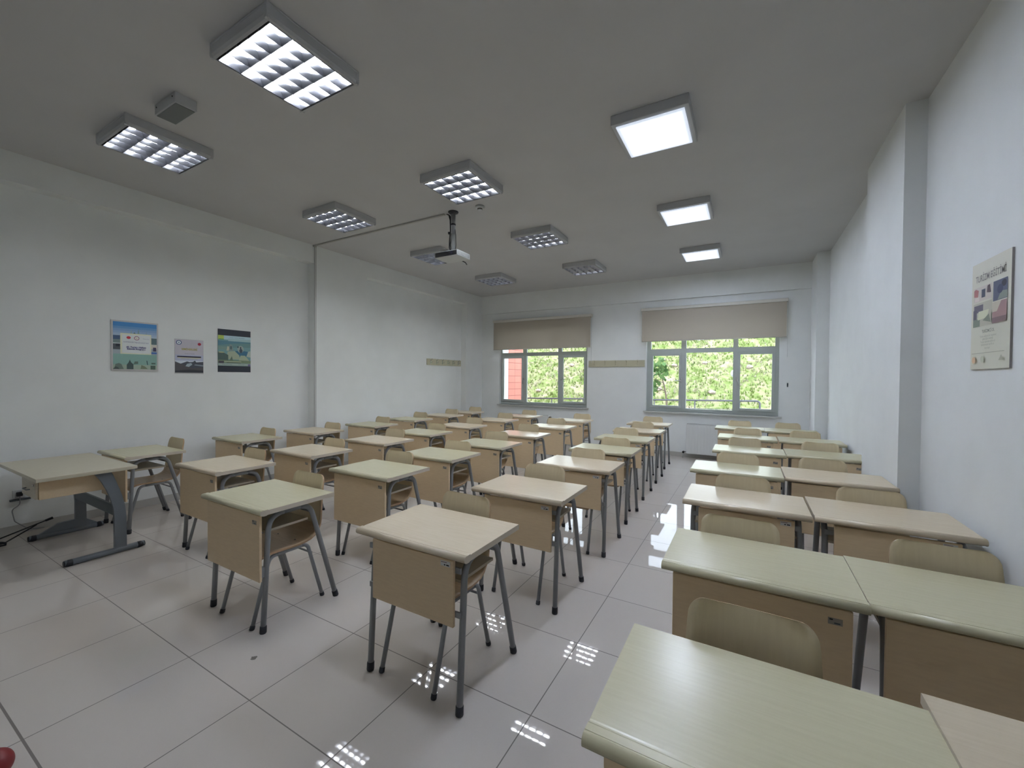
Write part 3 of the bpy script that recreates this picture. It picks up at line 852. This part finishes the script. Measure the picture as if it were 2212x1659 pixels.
# ------------------------------------------------------------------ chairs
def shell_rows():
    prof = [(.040, .380), (.048, .400), (.065, .417), (.09, .427), (.13, .431), (.18, .430), (.24, .427), (.30, .426), (.35, .428), (.39, .434), (.425, .450), (.447, .475), (.460, .510),
            (.466, .545), (.470, .585), (.474, .63), (.479, .68), (.484, .725), (.489, .76), (.493, .785), (.497, .805), (.500, .820), (.503, .831), (.505, .839), (.506, .843), (.5068, .8455), (.5072, .8465)]
    return prof
def hw(z, y, i):
    if i <= 3:
        return (.165, .178, .187, .192)[i]
    if z < .50:
        return .194 - .012 * max(0, (y - .30) / .16)
    d = .8465 - z
    base = .188 - .016 * min(1, max(0, (z - .56) / .27))
    if d < .05:
        k = 1 - d / .05
        return .124 + (base - .124) * math.sqrt(max(0, 1 - k * k))
    return base
def chair():
    root = thing('school_chair', '', 'chair')
    prof = shell_rows()
    nc = 12
    def grid(i):
        y, z = prof[i]
        a = prof[max(0, i - 1)]; c = prof[min(len(prof) - 1, i + 1)]
        ty, tz = c[0] - a[0], c[1] - a[1]
        l = math.hypot(ty, tz); ny, nz = -tz / l, ty / l     # normal towards the sitter
        h = hw(z, y, i)
        back = min(1, max(0, (z - .45) / .12))
        top = []; bot = []
        for j in range(nc + 1):
            t = -1 + 2 * j / nc
            off = -(1 - back) * .006 * (1 - t * t) - back * .022 * (1 - t * t)
            yy, zz = y + ny * off, z + nz * off
            top.append(Vector((h * t, yy + ny * .0055, zz + nz * .0055)))
            bot.append(Vector((h * t, yy - ny * .0055, zz - nz * .0055)))
        return top, bot
    rows = [grid(i) for i in range(len(prof))]
    def surf(i0, i1, name, pm):
        b = MB(); kf = b.mi(pm); ke = b.mi(PLYE)
        T = [[b.bm.verts.new(v) for v in rows[i][0]] for i in range(i0, i1 + 1)]
        B = [[b.bm.verts.new(v) for v in rows[i][1]] for i in range(i0, i1 + 1)]
        n = i1 - i0
        for i in range(n):
            for j in range(nc):
                f = b.bm.faces.new((T[i][j], T[i][j + 1], T[i + 1][j + 1], T[i + 1][j])); f.smooth = True; f.material_index = kf
                f = b.bm.faces.new((B[i][j], B[i + 1][j], B[i + 1][j + 1], B[i][j + 1])); f.smooth = True; f.material_index = kf
            for j in (0, nc):
                f = b.bm.faces.new((T[i][j], T[i + 1][j], B[i + 1][j], B[i][j])); f.material_index = ke
        for i in (0, n):
            for j in range(nc):
                f = b.bm.faces.new((T[i][j], T[i][j + 1], B[i][j + 1], B[i][j])); f.material_index = ke
        return b.build(name, None, root)
    st = surf(0, 12, 'seat', PLY_SHADED)
    bk = surf(12, len(prof) - 1, 'backrest', PLY)
    x = .178
    r = .0122
    full = rounded([(x, .012, .02), (x, .115, .4085), (x, .368, .4085), (x, .478, .02)], .055, 6)
    for s in (-1, 1):
        pts = [(s * p.x, p.y, p.z) for p in full]
        for foot, seg in ((0, pts[:8]), (1, pts[-8:])):
            b = MB(); b.tube(seg, r, STEEL, 10); lg = b.build('leg', None, root)
            if foot == 0: a = Vector(pts[0]); d = (Vector(pts[1]) - a).normalized()
            else: a = Vector(pts[-1]); d = (Vector(pts[-2]) - a).normalized()
            base = a - d * (.02 / d.z)
            b = MB(); b.tube([base, base + d * .005, base + d * .024, base + d * .026], [.0132, .0152, .0145, .0122], RUBBER, 12); b.build('rubber_foot', None, lg)
        b = MB(); b.tube([pts[7], pts[8]], r, STEEL, 10); b.build('side_rail', None, root)
    b = MB(); b.tube([(-x, .40, .335), (x, .40, .335)], .007, STEEL, 8); b.build('cross_bar', None, root)
    for sx in (-.10, .10):
        for sy in (.14, .33):
            b = MB(); b.tube([(sx, sy, .4305), (sx, sy, .4325)], [.006, .004], STEELD, 10); b.build('rivet', None, root)
    return root
chair_p = []
def seat_in(cx, cyb, dx, yf):
    # the chair stays between the desk legs and its back behind the table top
    return max(dx - .085, min(dx + .085, cx)), max(cyb, yf + .535)
def place_chair(x, yback, label, group, rz=0.0):
    y = yback - .507
    if not chair_p:
        c = chair(); chair_p.append(c); c.location = (x, y, 0); tag(c, label, 'chair', group); c.rotation_euler = (0, 0, rz)
    else:
        dup(chair_p[0], (x, y, 0), rz, label, group)

for cn, (style, ds) in cols.items():
    for i, (xr, yf, tone) in enumerate(ds):
        tw = 'cream-topped' if tone == 'G' else 'beige-topped'
        place_desk(style, tone, xr - DW / 2, yf, f'{tw} single school desk, {ORD[i]} from the camera in {where[cn]}', 'single school desks in four columns')
        cx, cyb = chairs[cn][i]
        cx, cyb = seat_in(cx, cyb, xr - DW / 2, yf)
        place_chair(cx, cyb, f'plywood school chair behind the {ORD[i]} desk of {where[cn]}', 'plywood chairs behind the single desks', random.uniform(-.015, .015))

# paired desks along the right wall: left desk (left edge x, front y), right desk offset
pairs = [((1.735, -.215, 'G'), (2.435, -.165, 'P', .010)), ((1.73, .785, 'G'), (2.432, .80, 'G', .0)), ((1.68, 1.84, 'P'), (2.392, 1.86, 'P', .004)),
         ((1.61, 2.87, 'G'), (2.318, 2.93, 'P', .003)), ((1.705, 4.07, 'G'), (2.41, 4.16, 'G', .0)), ((1.69, 5.27, 'G'), (2.41, 5.33, 'G', .0)), ((1.58, 6.47, 'G'), (2.285, 6.47, 'G', .0))]
pch = [(( 2.06, .38), None), ((2.015, 1.32), (2.78, 1.38)), ((2.02, 2.35), (2.74, 2.38)), ((1.97, 3.40), (2.63, 3.50)), ((2.02, 4.66), (2.76, 4.70)), ((2.05, 5.82), (2.735, 5.86)), ((1.93, 6.95), (2.62, 7.05))]
for i, ((xl, yl, tl), (x2, y2, t2, dz)) in enumerate(pairs):
    st = 'A' if i in (2,) else 'B'
    place_desk(st, tl, xl + DW / 2, yl, f'left desk of the {ORD[i]} pair from the camera, by the aisle', 'paired school desks along the right wall')
    place_desk(st, t2, x2 + DW / 2, y2, f'right desk of the {ORD[i]} pair from the camera, towards the right wall', 'paired school desks along the right wall', dz)
    a, c = pch[i]
    a = seat_in(*a, xl + DW / 2, yl)
    if c: c = seat_in(*c, x2 + DW / 2, y2)
    place_chair(*a, f'plywood school chair behind the left desk of the {ORD[i]} pair from the camera', 'plywood chairs behind the paired desks')
    if c:
        place_chair(*c, f'plywood school chair behind the right desk of the {ORD[i]} pair from the camera', 'plywood chairs behind the paired desks')

# ------------------------------------------------------------------ teacher's desk
root = thing('teacher_desk', 'larger teacher desk with curved grey metal legs and drawer box at far left', 'desk', (-3.2, .17, 0))
X0, X1, Y0, Y1 = -.562, .585, -.328, .272
b = MB(); b.box(X0, X1, Y0, Y1, .722, .75, noisy('teacher_top', (.54, .49, .37), (.59, .54, .42), (40, 3, 40), 3, 5, .35, .45), .002, 1); b.build('desktop', None, root)
def curved_leg(x):
    lf = []; rg = []
    P = [(.04, .215, .135), (.30, .213, .135), (.40, .205, .128), (.48, .190, .112), (.56, .168, .088), (.64, .143, .055), (.69, .126, .028), (.722, .112, .005)]
    # (z, y of the rear edge, y of the front edge) : plate sweeps forward towards the top
    prof = [(yr, z) for z, yr, yf in P] + [(yf, z) for z, yr, yf in reversed(P)]
    b = MB(); b.prism(prof, 'x', x - .016, x + .016, TSTEEL)
    return b
for x in (.512, -.475):
    b = curved_leg(x); lg = b.build('leg', None, root)
    b = MB(); b.tube([(x, -.165, .028), (x, .335, .028)], .024, TSTEEL, 14); ft = b.build('foot_bar', None, lg)
    for yy, d in ((-.165, -1), (.335, 1)):
        b = MB(); b.tube([(x, yy - d * .045, .0265), (x, yy - d * .02, .0265), (x, yy + d * .006, .0265)], [.0262, .0262, .022], RUBBER, 14); b.build('end_cap', None, lg)
b = MB(); b.box(-.475, .512, .135, .155, .33, .42, STEELD, .002); b.build('cross_beam', None, root)
b = MB()
b.prism([(-.10, .05), (.30, .05), (.19, .13), (.02, .12)], 'x', -.49, -.46, TSTEEL); b.build('gusset', None, root)
b = MB(); b.box(.06, .448, -.285, .14, .56, .722, PANEL_M, .002, 1); dr = b.build('drawer_box', None, root)
b = MB(); b.box(.072, .436, -.303, -.2855, .566, .716, noisy('drawer_front_wood', (.47, .42, .32), (.52, .47, .37), (4, 40, 40), 3, 4, .4, .4), .002, 1); d2 = b.build('drawer_front', None, root)
b = MB(); b.tube([(.40, -.3035, .675), (.40, -.310, .675)], .008, CHROME, 12); b.build('drawer_lock', None, d2)
b = MB(); b.tube(rounded([(.20, -.3035, .63), (.20, -.325, .63), (.30, -.325, .63), (.30, -.3035, .63)], .008), .004, STEELD, 8); b.build('drawer_handle', None, d2)

# folded black tripod stand lying by the left wall
root = thing('tripod_stand', 'thin black metal stand legs low on the floor at the left photo edge', 'stand', (-3.80, -.15, 0))
b = MB(); b.tube([(.04, -.55, -.0 + .012), (.0, .0, .055), (.0, .29, .140)], .006, BLACK, 8); b.build('leg', None, root)
b = MB(); b.tube([(0, .285, .139), (0, .335, .153)], [.010, .012], RUBBER, 10); b.build('end_cap', None, root)
b = MB(); b.tube(rounded([(.06, -.55, .012), (.04, .02, .016), (.0, .20, .10), (0, .23, .118)], .08, 5), .006, BLACK, 8); b.build('brace', None, root)
b = MB(); b.tube([(.055, -.02, 0.001), (.055, .03, .001), (.055, .031, .02), (.04, .0, .03)], .011, RUBBER, 8); b.build('rubber_foot', None, root)

# red rounded object in the bottom left corner
b = MB()
bmesh.ops.create_uvsphere(b.bm, u_segments=32, v_segments=20, radius=.055)
for f in b.bm.faces: f.smooth = True
b.mi(mat('red_plastic', (.18, .012, .015), .45))
o = b.build('red_ball', None)
o.location = (-.43, -.705, .055)
tag(o, 'dark red rounded ball cut off by the bottom left corner, on the floor', 'ball')

# ------------------------------------------------------------------ outside
def grass_mat(name, cs, sc_=2.2):
    m = mat(name, (.2, .3, .1), .9, spec=.1)
    nt = m.node_tree; b_ = nt.nodes['Principled BSDF']
    tc = nt.nodes.new('ShaderNodeTexCoord')
    nz = nt.nodes.new('ShaderNodeTexNoise'); nz.inputs['Scale'].default_value = sc_; nz.inputs['Detail'].default_value = 8; nz.inputs['Roughness'].default_value = .75
    cr = nt.nodes.new('ShaderNodeValToRGB')
    els = cr.color_ramp.elements
    els[0].position, els[0].color = cs[0][0], (*cs[0][1], 1)
    els[1].position, els[1].color = cs[-1][0], (*cs[-1][1], 1)
    for p_, c in cs[1:-1]:
        e = els.new(p_); e.color = (*c, 1)
    nt.links.new(tc.outputs['Object'], nz.inputs['Vector']); nt.links.new(nz.outputs['Fac'], cr.inputs[0]); nt.links.new(cr.outputs[0], b_.inputs['Base Color'])
    return m
SOIL = grass_mat('slope_soil', [(.30, (.10, .15, .04)), (.44, (.18, .23, .07)), (.52, (.28, .28, .14)), (.62, (.36, .30, .22)), (.75, (.42, .36, .29))])
def hgt(x, y):
    if y < 12.3: return .10
    t = (y - 12.3) / 5.2
    t = min(t, 1)
    z = .10 + 3.45 * t * (1.0 - .08 * t)
    z += .10 * math.sin(x * 1.7 + y * .6) * min(1, t * 4) + .06 * math.sin(x * 4.1 - y * 2.3) * min(1, t * 4)
    return z
b = MB()
nx, ny = 70, 40
gx = [-11 + 20 * i / nx for i in range(nx + 1)]
gy = [12.0 + 9.0 * j / ny for j in range(ny + 1)]
V = [[b.bm.verts.new((x, y, hgt(x, y))) for x in gx] for y in gy]
b.mi(SOIL)
for j in range(ny):
    for i in range(nx):
        f = b.bm.faces.new((V[j][i], V[j][i + 1], V[j + 1][i + 1], V[j + 1][i])); f.smooth = True
tag(b.build('grass_slope'), kind='structure')
b = MB(); b.box(-11, 9, 8.06, 12.1, -.1, .08, mat('paving', (.40, .38, .35), .8))
tag(b.build('outside_paving'), kind='structure')
# grass tufts
b = MB()
G1 = mat('grass_green', (.18, .25, .065), .8, spec=.1); G2 = mat('grass_yellow', (.29, .31, .15), .8, spec=.1); G3 = mat('grass_dry', (.42, .37, .29), .8, spec=.1); G4 = mat('grass_deep', (.10, .16, .045), .8, spec=.1)
rg = random.Random(3)
for k in range(10000):
    x = rg.uniform(-10.5, 5.5); y = rg.uniform(12.25, 17.8)
    z = hgt(x, y) - .02
    cl = .6 * math.sin(x * 1.9 + 1) * math.cos(y * 2.1) + .5 * math.sin(x * 5.3) * math.sin(y * 4.7 + x) + rg.uniform(-.8, .8)
    m_ = G1 if cl > .25 else (G2 if cl > -.3 else (G4 if cl > -.6 else G3))
    s = rg.uniform(.06, .16)
    for q in range(3):
        a = rg.uniform(0, 2 * PI); dx, dy = math.cos(a), math.sin(a)
        lean = rg.uniform(.2, .7)
        wv = .016
        f = b.bm.faces.new([b.bm.verts.new(v) for v in ((x - dy * wv, y + dx * wv, z), (x + dy * wv, y - dx * wv, z), (x + dx * lean * s, y + dy * lean * s, z + s))])
        f.material_index = b.mi(m_)
tag(b.build('slope_grass', recalc=False), 'green and yellow grass growing all over the slope outside the windows', 'grass', kind='stuff')

ROCK = noisy('rock', (.32, .26, .23), (.45, .37, .33), nscale=6, rough=.9, spec=.1)
rocks = [(-.82, 15.67, .12, 0), (-.66, 13.84, .13, 0), (-.32, 15.12, .11, 0), (.65, 15.75, .10, 0), (2.09, 15.3, .12, 0), (1.01, 13.97, .12, 0), (-5.24, 13.82, .11, 0), (-4.41, 15.28, .10, 0)]
rl = ['rock high on the slope above the sapling leaves in the right window left pane', 'pinkish rock low on the slope behind the railing in the right window left pane', 'rock on the slope at the right edge of the right window left pane',
      'pale rock high on the slope in the right window centre pane', 'pale rock on the slope in the right window right-hand pane', 'pale rock low on the slope just above the railing in the right window centre pane',
      'rock low on the slope in the left window centre pane, above the railing', 'rock high on the slope in the left window right-hand pane']
for (x, y, s, _), lb in zip(rocks, rl):
    b = MB(); bmesh.ops.create_icosphere(b.bm, subdivisions=2, radius=s)
    for v in b.bm.verts:
        v.co *= rg.uniform(.8, 1.12); v.co.z *= .65
    b.mi(ROCK)
    o = b.build('rock', None); o.location = (x, y, hgt(x, y) + s * .25)
    tag(o, lb, 'rock', 'rocks on the grass slope')

# railing outside
RAILM = mat('railing_steel', (.10, .10, .11), .6, .0)
def railing(x0, x1, zt0, zt1, label, endbend):
    root = thing('metal_railing', label, 'railing', (0, 11.0, .08))
    def z(x): return zt0 + (zt1 - zt0) * (x - x0) / (x1 - x0)
    b = MB()
    if endbend:
        b.tube(rounded([(x0, 0, z(x0)), (x1, 0, z(x1)), (x1, 0, 0)], .09, 6), .024, RAILM, 10)
    else:
        b.tube([(x0, 0, z(x0)), (x1, 0, z(x1))], .024, RAILM, 10)
    b.build('handrail', None, root)
    n = int((x1 - x0) / 1.05)
    for i in range(n):
        x = x1 - .45 - i * 1.05
        if x < x0: break
        b = MB(); b.tube([(x, 0, 0), (x, 0, z(x))], .018, RAILM, 8); b.build('post', None, root)
    for dz in (.22, .40):
        b = MB(); b.tube([(x0, 0, z(x0) - dz), (x1, 0, z(x1) - dz)], .007, RAILM, 6); b.build('lower_rail', None, root)
railing(-4.3, 2.31, .80, .935, 'grey metal railing along the foot of the grass slope outside', True)

# fig sapling
root = thing('sapling', 'small broad-leaved sapling outside behind the right window left pane', 'tree', (-.06, 11.75, .08))
BARK = mat('bark', (.16, .12, .09), .9)
LEAF = noisy('leaf', (.06, .13, .035), (.11, .20, .06), nscale=3, rough=.6, spec=.3)
b = MB()
b.tube([(.03, 0, 0), (.04, 0, .5), (.02, 0, .9), (-.04, .02, 1.25), (-.14, 0, 1.6), (-.22, .03, 1.9)], [.03, .028, .024, .02, .014, .008], BARK, 8)
b.tube([(.0, 0, 1.1), (-.22, .05, 1.2), (-.42, 0, 1.18)], [.014, .01, .006], BARK, 6)
b.tube([(-.06, 0, 1.35), (-.28, -.05, 1.45), (-.45, .02, 1.6)], [.012, .01, .006], BARK, 6)
b.build('trunk', None, root)
b = MB(); b.mi(LEAF)
for k in range(120):
    c = rg.choice([(-.22, 0, 1.75, .26), (-.42, 0, 1.55, .24), (-.42, 0, 1.2, .18), (-.1, 0, 1.6, .2), (-.5, .05, 1.85, .2), (-.25, 0, 1.95, .18), (-.62, 0, 1.4, .15)])
    p0 = Vector((c[0] + rg.gauss(0, c[3] * .5), c[1] + rg.gauss(0, .12), c[2] + rg.gauss(0, c[3] * .45)))
    s = rg.uniform(.05, .10); R = Matrix.Rotation(rg.uniform(0, 2 * PI), 3, 'Y') @ Matrix.Rotation(rg.uniform(-.9, .9), 3, 'X') @ Matrix.Rotation(rg.uniform(-.5, .5), 3, 'Z')
    pts = [R @ Vector((s * r_ * math.cos(a), 0, s * r_ * math.sin(a))) + p0 for a, r_ in ((0, .9), (.6, .55), (1.1, 1.0), (1.6, .6), (2.1, 1.0), (2.6, .55), (3.14, .9), (4.2, .7), (4.71, .95), (5.3, .7))]
    b.bm.faces.new([b.bm.verts.new(v) for v in pts])
b.build('foliage', None, root, recalc=False)

# garden lamp behind the mullion
root = thing('garden_lamp', 'white globe garden lamp outside, mostly behind the right window mullion', 'lamp', (1.76, 10.6, .08))
b = MB(); b.tube([(.04, 0, 0), (.04, 0, 1.55)], .03, WHITE, 10); b.build('post', None, root)
b = MB(); bmesh.ops.create_uvsphere(b.bm, u_segments=20, v_segments=14, radius=.10)
for f in b.bm.faces: f.smooth = True
bmesh.ops.transform(b.bm, matrix=Matrix.Translation((0, 0, 1.62)), verts=b.bm.verts); b.mi(WHITE); b.build('globe', None, root)

# neighbouring wing with red tiles
RT = bpy.data.materials.new('red_cladding'); RT.use_nodes = True
nt = RT.node_tree; bs = nt.nodes['Principled BSDF']
tc = nt.nodes.new('ShaderNodeTexCoord'); sx_ = nt.nodes.new('ShaderNodeSeparateXYZ'); mp = nt.nodes.new('ShaderNodeCombineXYZ')
br = nt.nodes.new('ShaderNodeTexBrick'); br.offset = 0; br.inputs['Scale'].default_value = 1.0; br.inputs['Brick Width'].default_value = .36; br.inputs['Row Height'].default_value = .19; br.inputs['Mortar Size'].default_value = .006
br.inputs['Color1'].default_value = (.62, .20, .15, 1); br.inputs['Color2'].default_value = (.66, .23, .17, 1); br.inputs['Mortar'].default_value = (.22, .06, .05, 1)
nt.links.new(tc.outputs['Object'], sx_.inputs[0]); nt.links.new(sx_.outputs['Y'], mp.inputs[0]); nt.links.new(sx_.outputs['Z'], mp.inputs[1]); nt.links.new(mp.outputs[0], br.inputs['Vector']); nt.links.new(br.outputs['Color'], bs.inputs['Base Color']); bs.inputs['Roughness'].default_value = .6
root = thing('red_building', 'red tile-clad building wing outside the left window with white corner strip', 'building', (-5.4, 8.06, .08))
b = MB(); b.box(-1.6, 1.5, 0.02, 1.93, 0, 4.6, RT); b.build('wall', None, root)
b = MB(); b.box(1.5, 1.53, .78, 1.0, 0, 4.6, WHITE); b.build('corner_strip', None, root)
b = MB(); b.box(-1.7, 1.6, 0.02, 2.0, 4.6, 4.75, WHITE); b.build('roof_edge', None, root)
